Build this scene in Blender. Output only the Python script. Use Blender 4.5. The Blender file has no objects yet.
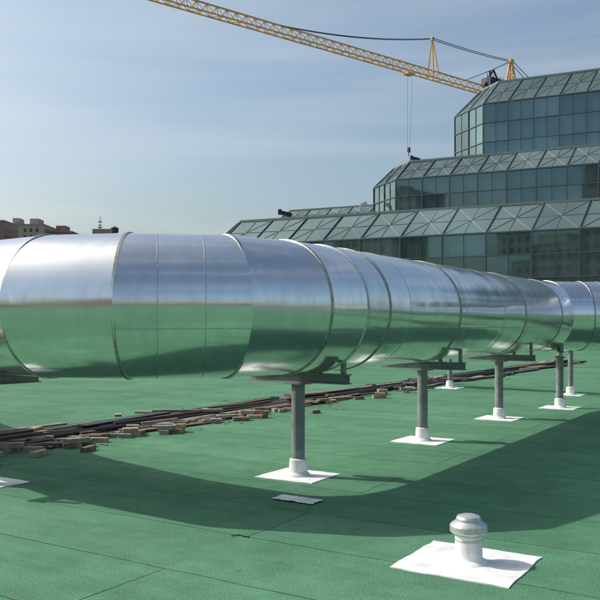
import bpy, math, random
from mathutils import Vector, Matrix
random.seed(7)
S=bpy.context.scene
F=800.0; CAM_H=1.7
A=Vector((.848,-.53,0)); B=Vector((.53,.848,0))

# ------------------------------------------------------------------ materials
def mat(name, col, rough=.6, metal=0, spec=.5):
    m=bpy.data.materials.new(name); m.use_nodes=True
    b=m.node_tree.nodes['Principled BSDF']
    b.inputs['Base Color'].default_value=(*col,1); b.inputs['Roughness'].default_value=rough
    b.inputs['Metallic'].default_value=metal; b.inputs['Specular IOR Level'].default_value=spec
    return m
def N(m,t,**kw):
    n=m.node_tree.nodes.new(t)
    for k,v in kw.items():
        if hasattr(n,k): setattr(n,k,v)
        else: n.inputs[k].default_value=v
    return n
def L(m,a,b): m.node_tree.links.new(a,b)
def bs(m): return m.node_tree.nodes['Principled BSDF']
def noisy(name,col,rough=.7,metal=0,scale=6,amt=.35,bump=.0,detail=3,stretch=(1,1,1)):
    m=mat(name,col,rough,metal)
    tc=N(m,'ShaderNodeNewGeometry'); mp=N(m,'ShaderNodeMapping'); mp.inputs['Scale'].default_value=stretch
    L(m,tc.outputs['Position'],mp.inputs['Vector'])
    nz=N(m,'ShaderNodeTexNoise'); nz.inputs['Scale'].default_value=scale; nz.inputs['Detail'].default_value=detail
    L(m,mp.outputs[0],nz.inputs['Vector'])
    mr=N(m,'ShaderNodeMapRange'); mr.inputs['From Min'].default_value=.3; mr.inputs['From Max'].default_value=.7
    mr.inputs['To Min'].default_value=1-amt; mr.inputs['To Max'].default_value=1+amt
    L(m,nz.outputs['Fac'],mr.inputs['Value'])
    mx=N(m,'ShaderNodeVectorMath',operation='SCALE'); mx.inputs[0].default_value=col
    L(m,mr.outputs[0],mx.inputs['Scale']); L(m,mx.outputs[0],bs(m).inputs['Base Color'])
    if bump:
        bp=N(m,'ShaderNodeBump'); bp.inputs['Strength'].default_value=bump; bp.inputs['Distance'].default_value=.02
        L(m,nz.outputs['Fac'],bp.inputs['Height']); L(m,bp.outputs[0],bs(m).inputs['Normal'])
    return m

# roof membrane
def roof_mat():
    m=mat('green_membrane',(.07,.24,.13),.9,0,.15)
    g=N(m,'ShaderNodeNewGeometry')
    mp=N(m,'ShaderNodeMapping'); mp.inputs['Rotation'].default_value=(0,0,math.radians(32)); mp.inputs['Location'].default_value=(.3,.63,0)
    L(m,g.outputs['Position'],mp.inputs['Vector'])
    wob=N(m,'ShaderNodeTexNoise'); wob.inputs['Scale'].default_value=1.3; wob.inputs['Detail'].default_value=2
    L(m,g.outputs['Position'],wob.inputs['Vector'])
    ws=N(m,'ShaderNodeVectorMath',operation='SCALE'); ws.inputs['Scale'].default_value=.06
    L(m,wob.outputs['Color'],ws.inputs[0])
    ad=N(m,'ShaderNodeVectorMath',operation='ADD'); L(m,mp.outputs[0],ad.inputs[0]); L(m,ws.outputs[0],ad.inputs[1])
    br=N(m,'ShaderNodeTexBrick'); br.offset=.37; br.offset_frequency=2
    for k,v in (('Scale',1.0),('Mortar Size',.006),('Mortar Smooth',.3),('Brick Width',9.3),('Row Height',.98),('Bias',0)): br.inputs[k].default_value=v
    br.inputs['Color1'].default_value=(.070,.185,.105,1); br.inputs['Color2'].default_value=(.086,.212,.124,1); br.inputs['Mortar'].default_value=(.020,.050,.034,1)
    L(m,ad.outputs[0],br.inputs['Vector'])
    def mul(prev,scale,lo,hi,det=4,fmin=.3,fmax=.7,vec=None):
        nz=N(m,'ShaderNodeTexNoise'); nz.inputs['Scale'].default_value=scale; nz.inputs['Detail'].default_value=det; nz.inputs['Roughness'].default_value=.65
        L(m,(vec or g.outputs['Position']),nz.inputs['Vector'])
        mr=N(m,'ShaderNodeMapRange')
        for k,v in (('From Min',fmin),('From Max',fmax),('To Min',lo),('To Max',hi)): mr.inputs[k].default_value=v
        L(m,nz.outputs['Fac'],mr.inputs['Value'])
        sc=N(m,'ShaderNodeVectorMath',operation='SCALE'); L(m,prev,sc.inputs[0]); L(m,mr.outputs[0],sc.inputs['Scale'])
        return sc.outputs[0],nz
    c,_=mul(br.outputs['Color'],.35,.84,1.12,2)
    mps=N(m,'ShaderNodeMapping'); mps.inputs['Scale'].default_value=(.35,4,1); L(m,mp.outputs[0],mps.inputs['Vector'])
    c,_=mul(c,1.6,.9,1.1,4,vec=mps.outputs[0])
    c,_=mul(c,3.2,.84,1.16,7)
    c,_=mul(c,60,.72,1.28,2)
    c,n3=mul(c,190,.3,1.7,1)
    st=N(m,'ShaderNodeTexNoise'); st.inputs['Scale'].default_value=.9; st.inputs['Detail'].default_value=6; st.inputs['Roughness'].default_value=.7
    L(m,g.outputs['Position'],st.inputs['Vector'])
    mr=N(m,'ShaderNodeMapRange')
    for k,v in (('From Min',.5),('From Max',.8),('To Min',0),('To Max',.42)): mr.inputs[k].default_value=v
    L(m,st.outputs['Fac'],mr.inputs['Value'])
    mx=N(m,'ShaderNodeMix',data_type='RGBA')
    mx.inputs[7].default_value=(.18,.27,.21,1)
    L(m,mr.outputs[0],mx.inputs[0]); L(m,c,mx.inputs[6])
    vo=N(m,'ShaderNodeTexNoise'); vo.inputs['Scale'].default_value=5.5; vo.inputs['Detail'].default_value=4; vo.inputs['Roughness'].default_value=.6
    L(m,g.outputs['Position'],vo.inputs['Vector'])
    mr2=N(m,'ShaderNodeMapRange')
    for k,v in (('From Min',.68),('From Max',.73),('To Min',0),('To Max',.5)): mr2.inputs[k].default_value=v
    L(m,vo.outputs['Fac'],mr2.inputs['Value'])
    mx2=N(m,'ShaderNodeMix',data_type='RGBA'); mx2.inputs[7].default_value=(.03,.06,.04,1)
    L(m,mr2.outputs[0],mx2.inputs[0]); L(m,mx.outputs[2],mx2.inputs[6]); L(m,mx2.outputs[2],bs(m).inputs['Base Color'])
    bp=N(m,'ShaderNodeBump'); bp.inputs['Strength'].default_value=.5; bp.inputs['Distance'].default_value=.003
    L(m,n3.outputs['Fac'],bp.inputs['Height'])
    bp2=N(m,'ShaderNodeBump'); bp2.inputs['Strength'].default_value=.7; bp2.inputs['Distance'].default_value=-.008
    L(m,br.outputs['Fac'],bp2.inputs['Height']); L(m,bp.outputs[0],bp2.inputs['Normal'])
    L(m,bp2.outputs[0],bs(m).inputs['Normal'])
    return m
M_roof=roof_mat()

def duct_mat(name,rough,col,seed):
    m=mat(name,col,rough,.96)
    g=N(m,'ShaderNodeNewGeometry')
    ofs=N(m,'ShaderNodeVectorMath',operation='ADD'); ofs.inputs[1].default_value=(seed*3.1,seed*1.7,seed)
    L(m,g.outputs['Position'],ofs.inputs[0])
    n1=N(m,'ShaderNodeTexNoise'); n1.inputs['Scale'].default_value=1.3; n1.inputs['Detail'].default_value=1.5
    L(m,ofs.outputs[0],n1.inputs['Vector'])
    bp=N(m,'ShaderNodeBump'); bp.inputs['Strength'].default_value=.3; bp.inputs['Distance'].default_value=.045
    L(m,n1.outputs['Fac'],bp.inputs['Height'])
    n2=N(m,'ShaderNodeTexNoise'); n2.inputs['Scale'].default_value=8; n2.inputs['Detail'].default_value=6; n2.inputs['Roughness'].default_value=.7
    mp=N(m,'ShaderNodeMapping'); mp.inputs['Scale'].default_value=(1,1,.3)
    L(m,ofs.outputs[0],mp.inputs['Vector']); L(m,mp.outputs[0],n2.inputs['Vector'])
    mr=N(m,'ShaderNodeMapRange')
    for k,v in (('From Min',.3),('From Max',.75),('To Min',rough*.8),('To Max',rough*1.5)): mr.inputs[k].default_value=v
    L(m,n2.outputs['Fac'],mr.inputs['Value']); L(m,mr.outputs[0],bs(m).inputs['Roughness'])
    mr2=N(m,'ShaderNodeMapRange')
    for k,v in (('From Min',.3),('From Max',.75),('To Min',1.05),('To Max',.86)): mr2.inputs[k].default_value=v
    L(m,n2.outputs['Fac'],mr2.inputs['Value'])
    sc=N(m,'ShaderNodeVectorMath',operation='SCALE'); sc.inputs[0].default_value=col
    L(m,mr2.outputs[0],sc.inputs['Scale']); L(m,sc.outputs[0],bs(m).inputs['Base Color'])
    L(m,bp.outputs[0],bs(m).inputs['Normal'])
    return m
M_duct=[duct_mat('sheet_metal_a',.15,(.80,.81,.82),0),duct_mat('sheet_metal_b',.19,(.75,.76,.77),1),duct_mat('sheet_metal_c',.13,(.85,.86,.86),2)]
M_band=noisy('duct_joint_band',(.42,.39,.34),.42,1,30,.3)
M_seam=noisy('duct_seam',(.62,.62,.62),.3,1,30,.2)
M_steel=noisy('grey_painted_steel',(.21,.225,.23),.5,.0,8,.2,.1)
M_white=noisy('white_coating',(.72,.73,.72),.7,0,7,.2,.35,7)
M_galv=noisy('galvanised_vent',(.58,.59,.59),.4,.6,40,.12)

# ------------------------------------------------------------------ mesh helper
class MB:
    def __init__(s): s.v=[];s.f=[];s.m=[];s.sm=[]
    def add(s,vs,fs,mi=0,smooth=False):
        o=len(s.v); s.v+= [tuple(v) for v in vs]
        for f in fs: s.f.append(tuple(i+o for i in f)); s.m.append(mi); s.sm.append(smooth)
    def bar(s,p,q,w,h=None,mi=0,up=Vector((0,0,1))):
        p=Vector(p);q=Vector(q);h=h or w; d=(q-p)
        if d.length<1e-6:return
        d.normalize(); x=d.cross(up)
        if x.length<1e-3: x=d.cross(Vector((0,1,0)))
        x.normalize(); y=x.cross(d).normalized(); x*=w/2;y*=h/2
        vs=[p-x-y,p+x-y,p+x+y,p-x+y,q-x-y,q+x-y,q+x+y,q-x+y]
        s.add(vs,[(0,1,2,3),(7,6,5,4),(0,4,5,1),(1,5,6,2),(2,6,7,3),(3,7,4,0)],mi)
    def box(s,c,ex,ey,ez,mi=0):
        c=Vector(c)
        vs=[c+ex*a+ey*b+ez*d for d in(-1,1) for a,b in((-1,-1),(1,-1),(1,1),(-1,1))]
        s.add(vs,[(3,2,1,0),(4,5,6,7),(0,1,5,4),(1,2,6,5),(2,3,7,6),(3,0,4,7)],mi)
    def abox(s,x0,x1,y0,y1,z0,z1,mi=0):
        s.box(((x0+x1)/2,(y0+y1)/2,(z0+z1)/2),Vector(((x1-x0)/2,0,0)),Vector((0,(y1-y0)/2,0)),Vector((0,0,(z1-z0)/2)),mi)
    def lathe(s,cx,cy,prof,n=40,mi=0,z0=0,smooth=True):
        for (r0,a),(r1,b) in zip(prof,prof[1:]):
            vs=[(cx+r0*math.cos(2*math.pi*i/n),cy+r0*math.sin(2*math.pi*i/n),z0+a) for i in range(n)]
            vs+=[(cx+r1*math.cos(2*math.pi*i/n),cy+r1*math.sin(2*math.pi*i/n),z0+b) for i in range(n)]
            s.add(vs,[(i,(i+1)%n,n+(i+1)%n,n+i) for i in range(n)],mi,smooth)
    def obj(s,name,mats,parent=None):
        me=bpy.data.meshes.new(name); me.from_pydata(s.v,[],s.f)
        for m in mats: me.materials.append(m)
        me.polygons.foreach_set('material_index',s.m); me.polygons.foreach_set('use_smooth',s.sm); me.update()
        o=bpy.data.objects.new(name,me); S.collection.objects.link(o)
        if parent: o.parent=parent
        return o
def empty(name,loc=(0,0,0)):
    e=bpy.data.objects.new(name,None); e.empty_display_size=.5; S.collection.objects.link(e); return e

# ------------------------------------------------------------------ world and sun
SUN=Vector((-2.1,.6,1.88)).normalized()
elev=math.asin(SUN.z); az=math.atan2(SUN.x,SUN.y)
w=bpy.data.worlds.new("World"); S.world=w; w.use_nodes=True
nt=w.node_tree; bg=nt.nodes['Background']
sk=nt.nodes.new('ShaderNodeTexSky'); sk.sky_type='NISHITA'; sk.sun_disc=False
sk.sun_elevation=elev; sk.sun_rotation=az; sk.air_density=1.0; sk.dust_density=4.2; sk.ozone_density=1.0; sk.altitude=10
tint=nt.nodes.new('ShaderNodeVectorMath'); tint.operation='MULTIPLY'; tint.inputs[1].default_value=(.97,1.04,1.02)
tc=nt.nodes.new('ShaderNodeTexCoord'); mp=nt.nodes.new('ShaderNodeMapping'); mp.inputs['Scale'].default_value=(1.0,1.0,9); mp.inputs['Rotation'].default_value=(0,.16,.3)
nz=nt.nodes.new('ShaderNodeTexNoise'); nz.inputs['Scale'].default_value=1.5; nz.inputs['Detail'].default_value=7; nz.inputs['Roughness'].default_value=.5; nz.inputs['Distortion'].default_value=.4
mr=nt.nodes.new('ShaderNodeMapRange')
for k,v in (('From Min',.48),('From Max',.8),('To Min',0),('To Max',.32)): mr.inputs[k].default_value=v
mx=nt.nodes.new('ShaderNodeMix'); mx.data_type='RGBA'; mx.inputs[7].default_value=(5.4,5.5,5.5,1)
nt.links.new(tc.outputs['Generated'],mp.inputs[0]); nt.links.new(mp.outputs[0],nz.inputs['Vector']); nt.links.new(nz.outputs['Fac'],mr.inputs['Value'])
nt.links.new(sk.outputs[0],tint.inputs[0])
nt.links.new(mr.outputs[0],mx.inputs[0]); nt.links.new(tint.outputs[0],mx.inputs[6]); nt.links.new(mx.outputs[2],bg.inputs['Color'])
bg.inputs['Strength'].default_value=.15
sd=bpy.data.lights.new('sun','SUN'); sd.energy=4.1; sd.angle=math.radians(.5); sd.color=(1,.95,.87)
so=bpy.data.objects.new('sun',sd); S.collection.objects.link(so); so.rotation_euler=SUN.to_track_quat('Z','Y').to_euler(); so.location=(-20,6,20)

# ------------------------------------------------------------------ camera
cd=bpy.data.cameras.new('camera'); cd.sensor_width=36; cd.lens=F/600*36; cd.shift_y=25/600; cd.clip_end=6000; cd.clip_start=.05
co=bpy.data.objects.new('camera',cd); S.collection.objects.link(co); co.location=(0,0,CAM_H); co.rotation_euler=(math.radians(90),0,0); S.camera=co

# ------------------------------------------------------------------ ground & roof
GZ=-25
M_city=noisy('city_ground_mat',(.09,.09,.085),.9,0,.02,.4)
g=MB(); g.add([(-4000,-4000,GZ),(4000,-4000,GZ),(4000,4000,GZ),(-4000,4000,GZ)],[(0,1,2,3)]); g.obj('city_ground',[M_city])
r=MB(); r.add([(-75,-70,0),(110,-70,0),(110,90,0),(-75,90,0)],[(0,1,2,3)],0)
M_conc=noisy('roof_side_concrete',(.3,.3,.28),.8,0,1,.2)
r.abox(-75,110,-70,90,GZ,-.02,1)
r.obj('green_roof',[M_roof,M_conc])
pb=MB()
for a,b in(((-75,-70),(110,-70)),((-75,-70),(-75,90)),((-75,90),(8,90))):
    pb.bar((*a,.4),(*b,.4),.3,.78,0); pb.bar((*a,.82),(*b,.82),.4,.05,1)
pb.obj('parapet_wall',[M_conc,M_galv])

# ------------------------------------------------------------------ duct
R=.705; ZC=1.885
path=[(-8.6,14.8),(-6.9,12.4),(-5.4,10.5),(-3.85,8.95),(-2.45,7.95),(-1.64,7.77),(-.75,7.93),(-.2,8.42),(.15,8.9),(.42,9.33),(4.42,15.62),(4.95,16.2),(5.7,16.42),(14,16.42),(30,16.42)]
P=[Vector((x,y,ZC)) for x,y in path]
NN=128
def ringat(p,nrm,dirv,rad):
    u=dirv.cross(Vector((0,0,1))).normalized(); vv=Vector((0,0,1))
    out=[]
    for i in range(NN):
        a=2*math.pi*i/NN; q=u*math.cos(a)*rad+vv*math.sin(a)*rad
        t=-q.dot(nrm)/dirv.dot(nrm); out.append(p+q+dirv*t)
    return out
dm=MB()
dirs=[(P[i+1]-P[i]).normalized() for i in range(len(P)-1)]
norms=[dirs[0]]+[(dirs[i-1]+dirs[i]).normalized() for i in range(1,len(dirs))]+[dirs[-1]]
def tube(p0,n0,p1,n1,d,rad,mi):
    a=ringat(p0,n0,d,rad);b=ringat(p1,n1,d,rad)
    dm.add(a+b,[(i,NN+i,NN+(i+1)%NN,(i+1)%NN) for i in range(NN)],mi,True)
def flange(p,n,d,w,h,mi):
    a0=ringat(p-d*w/2,n,d,R*.999);a1=ringat(p-d*w/2*.8,n,d,R+h);a2=ringat(p+d*w/2*.8,n,d,R+h);a3=ringat(p+d*w/2,n,d,R*.999)
    for x,y in((a0,a1),(a1,a2),(a2,a3)):
        dm.add(x+y,[(i,NN+i,NN+(i+1)%NN,(i+1)%NN) for i in range(NN)],mi,True)
def seglen(i): return (P[i+1]-P[i]).length
for i,d in enumerate(dirs):
    ln=seglen(i); cu=[]
    if i==9: cu=[(.55,'s'),(2.15,'b'),(2.4,'s'),(4.0,'s'),(5.1,'b'),(5.3,'s')]
    elif i>=12: cu=[(.35+1.25*k,'b' if k%2 else 's') for k in range(int((ln-.3)/1.25))]
    if i==5: cu=[(.25,'s'),(.68,'s')]
    prev=P[i];pn=norms[i]; k=random.randrange(3)
    for s_,t_ in cu:
        q=P[i]+d*s_
        tube(prev,pn,q,d,d,R,k); prev=q;pn=d; k=(k+random.choice((0,1,2)))%3
        if t_=='b': flange(q,d,d,.045,.011,3)
        elif t_=='s': flange(q,d,d,.013,.003,4)
    tube(prev,pn,P[i+1],norms[i+1],d,R,k)
    a=math.radians((205,342,215,338)[i%4]); u=d.cross(Vector((0,0,1))).normalized(); o=u*math.cos(a)*(R+.001)+Vector((0,0,1))*math.sin(a)*(R+.001)
    t0=-o.dot(norms[i])/d.dot(norms[i]); t1=-o.dot(norms[i+1])/d.dot(norms[i+1])
    dm.bar(P[i]+o+d*t0,P[i+1]+o+d*t1,.014,.004,4,up=o.normalized())
for i in range(1,len(P)-1):
    if i==13: continue
    n=norms[i]
    flange(P[i],n,n,.036,.011,4 if i in(8,) else 3)
dm.obj('sheet_metal_duct',M_duct+[M_band,M_seam])

em=MB()
def simple_tube(mb,p,q,rad,mi=0,n=48,cap=True):
    p=Vector(p);q=Vector(q);d=(q-p).normalized();u=d.cross(Vector((0,0,1)))
    if u.length<1e-3:u=Vector((1,0,0))
    u.normalize();v=u.cross(d)
    a=[p+u*math.cos(2*math.pi*i/n)*rad+v*math.sin(2*math.pi*i/n)*rad for i in range(n)]
    b=[x+(q-p) for x in a]
    mb.add(a+b,[(i,(i+1)%n,n+(i+1)%n,n+i) for i in range(n)],mi,True)
    if cap: mb.add(a,[tuple(range(n))],mi); mb.add(b,[tuple(reversed(range(n)))],mi)
q0=Vector((2.9,22.5,1.5));q1=Vector((9.6,17.0,1.6))
simple_tube(em,q0,q1,.26)
for t in(.02,.25,.5,.75): 
    c=q0.lerp(q1,t);simple_tube(em,c,c+(q1-q0).normalized()*.05,.28,1)
em.obj('branch_exhaust_pipe',[M_duct[1],M_band])

# ------------------------------------------------------------------ duct supports
def ngon_pad(mb,cx,cy,sx,sy,mi,z=.008,rot=None):
    pts=[];n=9
    cs=[(-1,-1),(1,-1),(1,1),(-1,1)]
    for k in range(4):
        x0,y0=cs[k];x1,y1=cs[(k+1)%4]
        for j in range(n):
            t=j/n; X=(x0+(x1-x0)*t)*sx+random.uniform(-.009,.009);Y=(y0+(y1-y0)*t)*sy+random.uniform(-.009,.009)
            pts.append(Vector((cx,cy,0))+A*X+B*Y)
    m=len(pts)
    top=[(p.x,p.y,z) for p in pts];bot=[(p.x,p.y,-.002) for p in pts]
    mb.add(top,[tuple(range(m))],mi); mb.add(bot+top,[(i,(i+1)%m,m+(i+1)%m,m+i) for i in range(m)],mi)
def support(x,y,beamdir,topz=1.17,full=True,rp=.075,pad=.34):
    mb=MB(); bd=beamdir.normalized(); od=Vector((-bd.y,bd.x,0))
    ngon_pad(mb,x,y,pad*random.uniform(.95,1.08),pad*random.uniform(.95,1.08),1)
    mb.lathe(x,y,[(.14,.008),(.135,.02),(.105,.05),(.098,.19),(rp,.2)],32,1)
    mb.lathe(x,y,[(rp,.0),(rp,topz-.135)],32,0)
    zt=topz-.005; c=Vector((x,y,0)); hl=.66 if full else .42
    for dz,hh in((-.006,.012),(-.104,.012)):
        mb.box(c+Vector((0,0,zt+dz)),bd*hl,od*.055,Vector((0,0,hh/2)),0)
    mb.box(c+Vector((0,0,zt-.055)),bd*hl,od*.008,Vector((0,0,.043)),0)
    mb.box(c+Vector((0,0,zt-.12)),bd*.13,od*.1,Vector((0,0,.008)),0)
    if full:
        for sgn in(-1,1):
            px=.575; zz=ZC-math.sqrt(R*R-px*px)
            mb.box(c+bd*sgn*(px+.01)+Vector((0,0,(zt+zz)/2)),bd*.02,od*.03,Vector((0,0,(zz-zt)/2-.002)),0)
            px=.28; zz=ZC-math.sqrt(R*R-px*px)
            mb.box(c+bd*sgn*px+Vector((0,0,(zt+zz)/2)),bd*.012,od*.05,Vector((0,0,(zz-zt)/2)),0)
    return mb.obj('duct_support',[M_steel,M_white])
dl=(P[10]-P[9]).normalized(); nl=Vector((dl.y,-dl.x,0))
support(-3.38,8.55,Vector((.63,.78,0)))
support(-.02,9.02,nl)
support(1.80,11.75,nl)
support(3.62,14.55,nl)
support(5.33,16.42,Vector((0.25,1,0)))
for x in(8.7,12.1,15.6,19.1): support(x,16.42,Vector((0,1,0)))
support(-5.9,11.05,Vector((.75,.6,0)))
pd=(q1-q0).normalized(); pn_=Vector((pd.y,-pd.x,0))
for t in(.17,.55):
    c=q0.lerp(q1,t); support(c.x,c.y,pn_,c.z-.26,False,.06,.3)

# membrane patch
mb=MB()
vs=[];fs=[]
nx,ny=14,8
for j in range(ny+1):
    for i in range(nx+1):
        a=(i/nx-.5)*.46;b=(j/ny-.5)*.3
        e=max(abs(i/nx-.5),abs(j/ny-.5))*2
        p=Vector((-.03,7.75,0))+A*(a*1.0)+B*b*.7+Vector((random.uniform(-.01,.01),random.uniform(-.01,.01),.012+abs(random.gauss(0,.012))*(1.3-e)))
        vs.append(p)
for j in range(ny):
    for i in range(nx): k=j*(nx+1)+i; fs.append((k,k+1,k+nx+2,k+nx+1))
mb.add(vs,fs,0,True); mb.obj('crumpled_membrane_scrap',[M_white])

# ------------------------------------------------------------------ roof vent
vx,vy=1.205,5.72
mb=MB(); ngon_pad(mb,vx-.01,vy-.0,.42,.40,0,.008)
mb.lathe(vx,vy,[(.145,.008),(.13,.02),(.104,.035),(.098,.05),(.094,.2)],48,0)
mb.lathe(vx,vy,[(.094,.19),(.094,.215),(.128,.222),(.132,.23),(.132,.268),(.128,.276),(.118,.284),(.1,.298),(.09,.303),(.088,.32),(.08,.335),(.05,.345),(.0001,.348)],48,1)
mb.lathe(vx,vy,[(.0945,.16),(.098,.163),(.098,.175),(.0945,.178)],48,1)
mb.obj('roof_vent',[M_white,M_galv])

# ------------------------------------------------------------------ lumber pile
woods=[noisy('old_wood_dark',(.06,.045,.034),.85,0,7,.5,.3,3,(6,6,20)),noisy('wood_brown',(.15,.10,.065),.8,0,7,.4,.3),noisy('wood_tan',(.32,.25,.17),.8,0,9,.3,.3),noisy('black_pipe',(.02,.02,.022),.5,0,5,.3),noisy('grey_wood',(.20,.18,.16),.85,0,9,.3,.3)]
Ln=Vector((.55,.835,0)); La=Vector((.835,-.55,0)); L0=Vector((-4.25,11.3,0))
mb=MB()
for k in range(330):
    t=random.uniform(-7,30) if k>110 else random.uniform(-5,9); lat=random.gauss(0,.34)
    ln=random.uniform(.7,4.2); ang=random.gauss(0,.07) if random.random()<.75 else random.gauss(0,.45)
    if abs(ang)>.3: ln=min(ln,1.3)
    d=Matrix.Rotation(ang,3,'Z')@Ln; sd_=Vector((d.y,-d.x,0))
    w_=random.choice((.045,.07,.09,.14,.2)); h_=random.choice((.02,.03,.04,.05))
    z=h_/2+random.choice((0,.0,.04,.08,.12))*max(.2,(1-abs(lat)/.6))+random.uniform(0,.012)
    c=L0+Ln*t+La*lat+Vector((0,0,z))
    tilt=Vector((0,0,random.uniform(-.02,.02) if ln<2 else random.uniform(-.008,.008)))
    mb.box(c,(d+tilt)*ln/2,sd_*w_/2,Vector((0,0,h_/2)),random.choices(range(5),(5,3.5,2.4,3,3))[0])
for k in range(9):
    lat=-.35+.09*k+random.uniform(-.02,.02); z=.03+random.choice((0,.05))
    simple_tube(mb,L0+Ln*-6+La*lat+Vector((0,0,z)),L0+Ln*28+La*(lat+random.uniform(-.2,.2))+Vector((0,0,z)),.024,3,8)
mb.obj('lumber_pile',woods)
mb=MB()
def block(c,ang,mi,sz=(.13,.055,.035)):
    ex=Vector((math.cos(ang),math.sin(ang),0));ey=Vector((-ex.y,ex.x,0))
    mb.box(c,ex*sz[0]*random.uniform(.6,1.5),ey*sz[1]*random.uniform(.6,1.4),Vector((0,0,sz[2])),mi)
for k in range(54):
    t=random.choice((random.uniform(-1.5,6),random.uniform(-1,3),random.uniform(0,12))); lat=.5+abs(random.gauss(0,.4)); z=.033
    c=L0+Ln*t+La*lat; block(c+Vector((0,0,z)),random.uniform(-.5,.6)+(1.57 if random.random()<.25 else 0),random.choice((0,1,1,2,0)),(.13,.06,.032))
    if random.random()<.3: block(c+Vector((.02,.01,z+.065)),random.uniform(-.5,.6),random.choice((1,2,0)),(.13,.06,.032))
for k in range(50):
    t=random.uniform(-4,14); lat=random.gauss(0,.45)
    block(L0+Ln*t+La*lat+Vector((0,0,random.uniform(.035,.15))),random.uniform(0,3.1),random.choice((0,1,1,2,3)),(.15,.045,.02))
# splinters and chips lying around the pile
for k in range(170):
    t=random.uniform(-5,22); lat=random.choice((-1,1,1))*(.4+abs(random.gauss(0,.55)))
    block(L0+Ln*t+La*lat+Vector((0,0,.006)),random.uniform(0,3.1),random.choice((0,1,2,3)),(random.uniform(.015,.07),.012,.005))
mb.obj('wood_block_pile',[noisy('block_brown',(.17,.125,.085),.85,0,12,.35,.3),noisy('block_tan',(.33,.27,.19),.85,0,12,.3,.3),noisy('block_grey',(.25,.24,.22),.85,0,12,.3,.3),woods[0]])

mb=MB()
def wire(pts,r=.006):
    for a,b in zip(pts,pts[1:]): mb.bar(a,b,r*2,r*2,0)
wire([Vector((-.55+.15*t,6.42+.03*math.sin(t*5),.008)) for t in [i/10 for i in range(11)]],.003)
mb.obj('wire_scrap',[woods[3]])

# ------------------------------------------------------------------ glass building
P0=Vector((22.5,60,0)); rr=Vector((.905,-.4254,0)); bb=Vector((.4254,.905,0))
def W(s,t,h): 
    p=P0+rr*s+bb*t; return Vector((p.x,p.y,h))
def solve_s(px,t):
    u=(px-300)/F; o=P0+bb*t
    return (u*o.y-o.x)/(rr.x-u*rr.y)
def glass_mat(name,col,rough,metal=.6):
    m=mat(name,col,rough,metal,.6)
    g=N(m,'ShaderNodeNewGeometry'); nz=N(m,'ShaderNodeTexNoise'); nz.inputs['Scale'].default_value=.12; nz.inputs['Detail'].default_value=2
    L(m,g.outputs['Position'],nz.inputs['Vector'])
    mr=N(m,'ShaderNodeMapRange')
    for k,v in (('From Min',.3),('From Max',.7),('To Min',.7),('To Max',1.3)): mr.inputs[k].default_value=v
    L(m,nz.outputs['Fac'],mr.inputs['Value'])
    sc=N(m,'ShaderNodeVectorMath',operation='SCALE'); sc.inputs[0].default_value=col
    L(m,mr.outputs[0],sc.inputs['Scale']); L(m,sc.outputs[0],bs(m).inputs['Base Color'])
    return m
M_g1=glass_mat('dark_teal_glass',(.125,.20,.215),.03,.7)
M_g2=glass_mat('dark_teal_glass_b',(.145,.225,.24),.04,.7)
M_g3=glass_mat('dark_teal_glass_c',(.11,.18,.195),.03,.7)
M_s1=glass_mat('skylight_glass',(.17,.235,.23),.18,.5)  # base lighter than wall glass, painting in the sky the slopes face and reflect
M_s2=glass_mat('skylight_glass_b',(.18,.245,.24),.2,.5)
M_mul=mat('mullion_metal',(.08,.11,.115),.5,.3)
M_truss=mat('truss_bar_pale',(.16,.21,.21),.5,.3)
M_rooftop=noisy('flat_roof_grey',(.2,.21,.2),.8,0,.5,.2)
bld=empty('glass_convention_centre')
def wall(mb,p0,p1,p2,p3,cw,ch,slope=False,bw=.09,main=1):
    lu=(p1-p0).length; lv=(p3-p0).length; nu=max(1,round(lu/cw)); nv=max(1,round(lv/ch))
    nrm=(p1-p0).cross(p3-p0).normalized()
    def pt(u,v): return (p0*(1-u)+p1*u)*(1-v)+(p3*(1-u)+p2*u)*v
    for i in range(nu):
        for j in range(nv):
            c=[pt(i/nu,j/nv),pt((i+1)/nu,j/nv),pt((i+1)/nu,(j+1)/nv),pt(i/nu,(j+1)/nv)]
            a,b_,cc=[random.gauss(0,.008) for _ in range(3)]
            c=[c[0]+nrm*a,c[1]+nrm*b_,c[2]+nrm*cc,c[3]+nrm*(a+cc-b_)]
            mb.add(c,[(0,1,2,3)],(random.choice((3,4)) if slope else random.choices((0,1,2),(5,3,2))[0]))
    for i in range(nu+1):
        mb.bar(pt(i/nu,0)+nrm*.05,pt(i/nu,1)+nrm*.05,bw,.10,5,nrm)
    if not slope:
        for i in range(nu): mb.bar(pt((i+.5)/nu,0)+nrm*.03,pt((i+.5)/nu,1)+nrm*.03,bw*.3,.06,5,nrm)
    for j in range(nv+1):
        mb.bar(pt(0,j/nv)+nrm*.055,pt(1,j/nv)+nrm*.055,bw*.8,.10,5,nrm)
    if slope:
        for i in range(nu):
            mb.bar(pt(i/nu,0)+nrm*.03,pt((i+1)/nu,1)+nrm*.03,.03,.03,6,nrm)
            mb.bar(pt(i/nu,1)+nrm*.034,pt((i+1)/nu,0)+nrm*.034,.03,.03,6,nrm)
            mb.bar(pt((i+.5)/nu,0)+nrm*.028,pt((i+.5)/nu,1)+nrm*.028,.03,.03,6,nrm)
        mb.bar(pt(0,.5)+nrm*.026,pt(1,.5)+nrm*.026,.03,.03,6,nrm)
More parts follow.
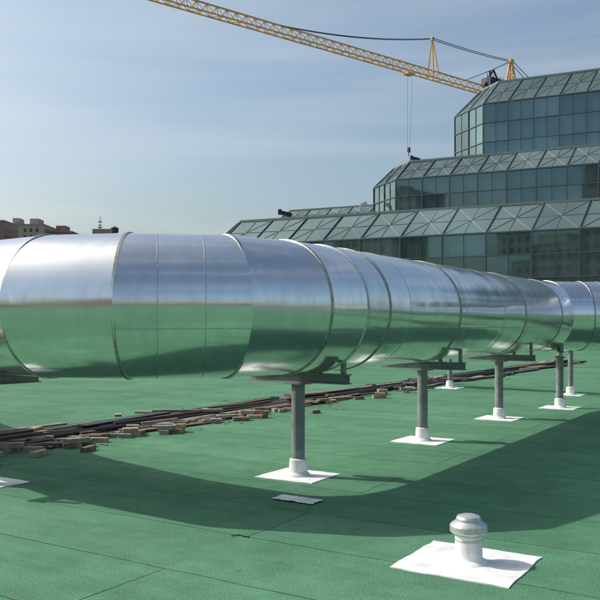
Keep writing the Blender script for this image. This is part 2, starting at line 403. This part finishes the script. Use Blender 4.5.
def tier(name,sL,sR,t0,t1,h0,he,hr,c,k,cw,ch,main=1,bw=.09):
    mb=MB(); q=.414*k
    lo=[(sL,t1),(sL,t0+c),(sL+c,t0),(sR,t0)]
    up=[(sL+k,t1),(sL+k,t0+c+q),(sL+c+q,t0+k),(sR,t0+k)]
    for a in range(3):
        l0,l1=lo[a],lo[a+1];u0,u1=up[a],up[a+1]
        wall(mb,W(*l0,h0),W(*l1,h0),W(*l1,he),W(*l0,he),cw,ch,False,bw,main)
        wall(mb,W(*l0,he),W(*l1,he),W(*u1,hr),W(*u0,hr),cw,99,True,bw*.6,1)
        mb.bar(W(*l0,he),W(*l1,he),.16,.14,5); mb.bar(W(*u0,hr+.05),W(*u1,hr+.05),.2,.2,6)
    mb.add([W(*u,hr) for u in up]+[W(sR,t1,hr)],[(0,1,2,3,4)],7)
    mb.add([W(sR,t0,h0),W(sR,t1,h0),W(sR,t1,hr),W(sR,t0+k,hr),W(sR,t0,he)],[(0,1,2,3,4)],7)
    mb.add([W(sL,t1,h0),W(sL,t1,he),W(sL+k,t1,hr),W(sR,t1,hr),W(sR,t1,h0)],[(0,1,2,3,4)],7)
    return mb.obj(name,[M_g1,M_g2,M_g3,M_s1,M_s2,M_mul,M_truss,M_rooftop],bld)
c3=2.;sL3=solve_s(210,c3)
tier('lower_tier',sL3,34,0,40,0,9.0,11.5,c3,2.6,3.5,1.9,1,.10)
c2=3.6;sL2=solve_s(374,12+c2)
tier('middle_tier',sL2,34,12,42,11,16.1,18.15,c2,2.0,2.7,1.9,1,.09)
c1=4.2;sL1=solve_s(455,24+c1)
tier('upper_tier',sL1,34,24,50,17.5,25.9,28.9,c1,2.8,2.7,2.05,1,.09)
sL4=solve_s(274,46)
tier('rear_wing',sL4,10,44,60,0,17.2,19.1,2,2,3.5,2,1,.1)
mb=MB(); mb.bar(W(sL3+2,-.4,.25),W(34,-.4,.25),.4,.5,0); mb.bar(W(sL3+2,-.4,.52),W(34,-.4,.52),.46,.05,0); mb.obj('base_kerb',[M_white],bld)
M_black=mat('black_paint',(.02,.02,.02),.5)
def fixture(px,t,h,sc=1):
    s=solve_s(px,t); mb=MB(); o=W(s,t,h)
    mb.bar(o,o+Vector((0,0,.5*sc)),.12,.12,0)
    mb.box(o+Vector((-.3*sc,0,.7*sc)),Vector((.75*sc,0,-.18*sc)),Vector((0,.3,0)),Vector((.05,0,.2*sc)),0)
    mb.box(o+Vector((-.95*sc,0,.9*sc)),Vector((.2*sc,0,0)),Vector((0,.35,0)),Vector((0,0,.28*sc)),0)
    mb.bar(o+Vector((.4,0,0)),o+Vector((.1,0,.6*sc)),.08,.08,0)
    mb.obj('rooftop_floodlight',[M_black])
fixture(288,3.4,11.55,.8); fixture(417,15.0,18.2,.6)
mb=MB()
s=solve_s(361,14); o=W(s,14,11.5); mb.bar(o,o+Vector((0,0,2.6)),.25,.25,0); mb.bar(o+Vector((0,0,2.6)),o+Vector((.6,0,2.9)),.3,.3,0)
mb.obj('roof_exhaust_stack',[M_galv])

# ------------------------------------------------------------------ tower crane
M_yel=noisy('crane_yellow',(.66,.40,.12),.55,0,.6,.15); M_cab=mat('crane_cable',(.05,.05,.055),.5); M_dk=mat('crane_machinery_dark',(.03,.035,.05),.5)
cr=MB(); D=Vector((.778,.628,0)); SD=Vector((.628,-.778,0)); MP=Vector((34.3,130,0)); ZJ=38.05
def J(l,side=0,z=0): return MP-D*l+SD*side+Vector((0,0,ZJ+z))
hw=.58;ht=1.2
cw=.14
for side in(-hw,hw): cr.bar(J(-1,side),J(71,side),cw,cw)
cr.bar(J(-1,0,ht),J(70,0,ht),cw*1.2,cw*1.2)
n=50; st=70/n
for i in range(n):
    l=i*st
    for side in(-hw,hw):
        cr.bar(J(l,side),J(l+st/2,0,ht),.075); cr.bar(J(l+st/2,0,ht),J(l+st,side),.075)
    cr.bar(J(l,-hw),J(l,hw),.075); cr.bar(J(l,-hw if i%2 else hw),J(l+st,hw if i%2 else -hw),.06)
for x in(-.9,.9):
    for y in(-.9,.9):
        o=MP+Vector((x,y,0)); cr.bar(o+Vector((0,0,GZ)),o+Vector((0,0,ZJ)),.22)
z=GZ
k=0
while z<ZJ-2:
    for a,b in(((-.9,-.9),(.9,-.9)),((.9,-.9),(.9,.9)),((.9,.9),(-.9,.9)),((-.9,.9),(-.9,-.9))):
        if k%2:a,b=b,a
        cr.bar(MP+Vector((*a,z)),MP+Vector((*b,z+2)),.11); cr.bar(MP+Vector((*a,z)),MP+Vector((*b,z)),.1)
    z+=2;k+=1
apex=J(0,0,6.5)
for sx in(-1.1,1.1):
    for sy in(-.8,.8): cr.bar(J(sx,sy),apex+SD*sy*.25,.2)
for zz in(1.5,3,4.5):
    f=1-zz/6.6
    for s_ in(-1,1):
        cr.bar(J(-1.1*f,s_*.8*f,zz),J(1.1*f,s_*.8*f,zz),.12)
        cr.bar(J(-1.1*f,s_*.8*f,zz),J(1.1*f*.75,s_*.8*f*.75,zz+1.4),.1)
cr.box(apex,D*.4,SD*.3,Vector((0,0,.3)),0)
for side in(-.9,.9): cr.bar(J(0,side,.2),J(-16,side,.2),.25,.4)
for i in range(11): cr.bar(J(-i*1.6,-.9,.2),J(-i*1.6,.9,.2),.12)
cr.box(J(-14.5,0,-1.2),D*1.3,SD*1.1,Vector((0,0,1.7)),3)
cr.box(J(5.0,0,1.9),D*1.5,SD*.9,Vector((0,0,.7)),2); cr.box(J(3.2,0,1.7),D*.9,SD*1.0,Vector((0,0,.45)),2)
cr.bar(J(7.0,0,1.2),J(4.6,0,4.2),.28,.28,2); cr.bar(J(2.2,0,1.2),J(4.6,0,4.2),.22,.22,2); cr.bar(J(6.0,.4,1.2),J(6.0,.4,3.6),.25,.25,2)
for i in range(6): cr.bar(J(3+i*.8,.95,1.2),J(3.4+i*.8,.95,2.9),.08,.08,2)
pt_=J(19,0,5.9)
for s_ in(-.6,.6): cr.bar(J(19.4,s_,0),pt_,.16)
cr.bar(J(17.6,0,ht),pt_,.14); cr.box(pt_,D*.22,SD*.22,Vector((0,0,.22)),0)
def cable(a,b,sag,wd,n=14):
    pr=a
    for i in range(1,n+1):
        t=i/n; q=a.lerp(b,t)-Vector((0,0,sag*4*t*(1-t))); cr.bar(pr,q,wd,wd,1); pr=q
for s_ in(-.25,.25):
    cable(apex+SD*s_,pt_+SD*s_,.2,.08); cable(pt_+SD*s_,J(47.3,s_*.3,ht),.7,.08)
    cable(apex+SD*s_,J(-14,s_*3,.4),.1,.08); cable(apex+SD*s_,J(11.5,s_,ht),.1,.07)
cr.box(J(24,0,-.3),D*.7,SD*.6,Vector((0,0,.12)),0)
for l in(23.5,24.5):
    cr.bar(J(l,.25,-.4),J(24,0,-10.8)+D*(.25 if l<24 else -.25),.03,.03,1)
cr.box(J(24,0,-11.2),D*.2,SD*.15,Vector((0,0,.35)),2); cr.bar(J(24,0,-11.5),J(24,0,-12.1),.1,.1,1)
cr.box(J(1.8,1.7,-1.2),D*.9,SD*.7,Vector((0,0,1.1)),3)
cr.obj('tower_crane',[M_yel,M_cab,M_dk,M_conc])

# ------------------------------------------------------------------ city buildings
M_win=mat('window_dark',(.05,.055,.065),.2)
bricks=[noisy('hazed_brick_red',(.30,.19,.15),.85,0,.8,.15),noisy('hazed_brick_tan',(.40,.34,.28),.85,0,.8,.12),noisy('hazed_brick_brown',(.26,.19,.16),.85,0,.8,.15),noisy('hazed_stone',(.42,.41,.38),.8,0,.8,.1)]  # wall colours paled, distance haze is put into the base colour
def cbuild(x,y,w_,d_,top,mi,name='brick_building',fl=3.4,ww=3.0):
    mb=MB(); x0,x1,y0,y1=x-w_/2,x+w_/2,y-d_/2,y+d_/2
    mb.abox(x0,x1,y0,y1,GZ,top,0)
    mb.abox(x0-.2,x1+.2,y0-.2,y1+.2,top+.002,top+.5,2)
    mb.abox(x-w_*.2,x+w_*.15,y-d_*.2,y+d_*.2,top+.5,top+4,0)
    z=top-2.6
    e=.04
    while z>GZ+2:
        n_=int((w_-2)/ww)
        for i in range(n_):
            cx=x-(n_-1)*ww/2+i*ww
            for yy,sg in((y0-e,1),(y1+e,-1)):
                q=[(cx-.65,yy,z-.9),(cx+.65,yy,z-.9),(cx+.65,yy,z+.9),(cx-.65,yy,z+.9)]
                mb.add(q if sg>0 else q[::-1],[(0,1,2,3)],1)
        n_=int((d_-2)/ww)
        for i in range(n_):
            cy=y-(n_-1)*ww/2+i*ww
            for xx in(x0-e,x1+e): mb.add([(xx,cy-.65,z-.9),(xx,cy+.65,z-.9),(xx,cy+.65,z+.9),(xx,cy-.65,z+.9)],[(0,1,2,3)],1)
        z-=fl
    return mb.obj(name,[bricks[mi],M_win,M_conc])
def pxb(pa,pb_,ytop,Z,mi,d=20):
    xa=(pa-300)*Z/F;xb=(pb_-300)*Z/F; cbuild((xa+xb)/2,Z+d/2,xb-xa,d,(325-ytop)*Z/F+CAM_H,mi)
pxb(-40,4,221,400,2);pxb(3,22,224,430,1);pxb(18,44,225,400,1);pxb(44,72,232,410,0);pxb(72,130,235,430,2);pxb(128,232,241,460,3)
def ztop(y,Z): return (325-y)*Z/F+CAM_H
mb=MB(); tx=(109-300)*425/F; ty=438; zb=ztop(231.5,425)
mb.lathe(tx,ty,[(0.01,zb+1.),(2.1,zb+1.),(2.1,zb+3.3),(2.3,zb+3.3),(.01,zb+4.5)],20,0,0,False)
for a in range(4):
    an=a*1.57+.78; mb.bar((tx+1.6*math.cos(an),ty+1.6*math.sin(an),zb-3),(tx+1.6*math.cos(an),ty+1.6*math.sin(an),zb+1.1),.3,.3,0)
mb.obj('water_tank',[woods[0]])
mb=MB(); tx=(94-300)*425/F; zb=ztop(236,425)
mb.bar((tx,ty,zb-3),(tx,ty,ztop(213,425)),.25,.25,0)
for zz,l in((.6,1.6),(.75,2.2),(.5,2.6)):
    z_=zb+(ztop(213,425)-zb)*zz; mb.bar((tx-l/2,ty,z_),(tx+l/2,ty,z_),.3,.5,0)
mb.bar((tx-2,ty,zb),(tx,ty,zb+6),.2,.2,0);mb.bar((tx+2,ty,zb),(tx,ty,zb+6),.2,.2,0)
mb.obj('antenna_mast',[M_cab])
cbuild(-62,-98,16,16,50,2)
cbuild(-40,-105,22,18,30,0); cbuild(-95,-120,30,20,26,1)
rs=random.Random(3)
for k in range(46):
    an=math.radians(rs.uniform(150,395)); dist=rs.uniform(170,420)
    x=math.cos(an)*dist+10;y=math.sin(an)*dist
    if y>60 and -250<x<250: continue
    cbuild(x,y,rs.uniform(18,45),rs.uniform(18,40),rs.uniform(-8,20)+(rs.random()<.18)*30,rs.randrange(4),ww=3.6)

S.view_settings.view_transform='Standard'; S.view_settings.look='None'; S.view_settings.exposure=0
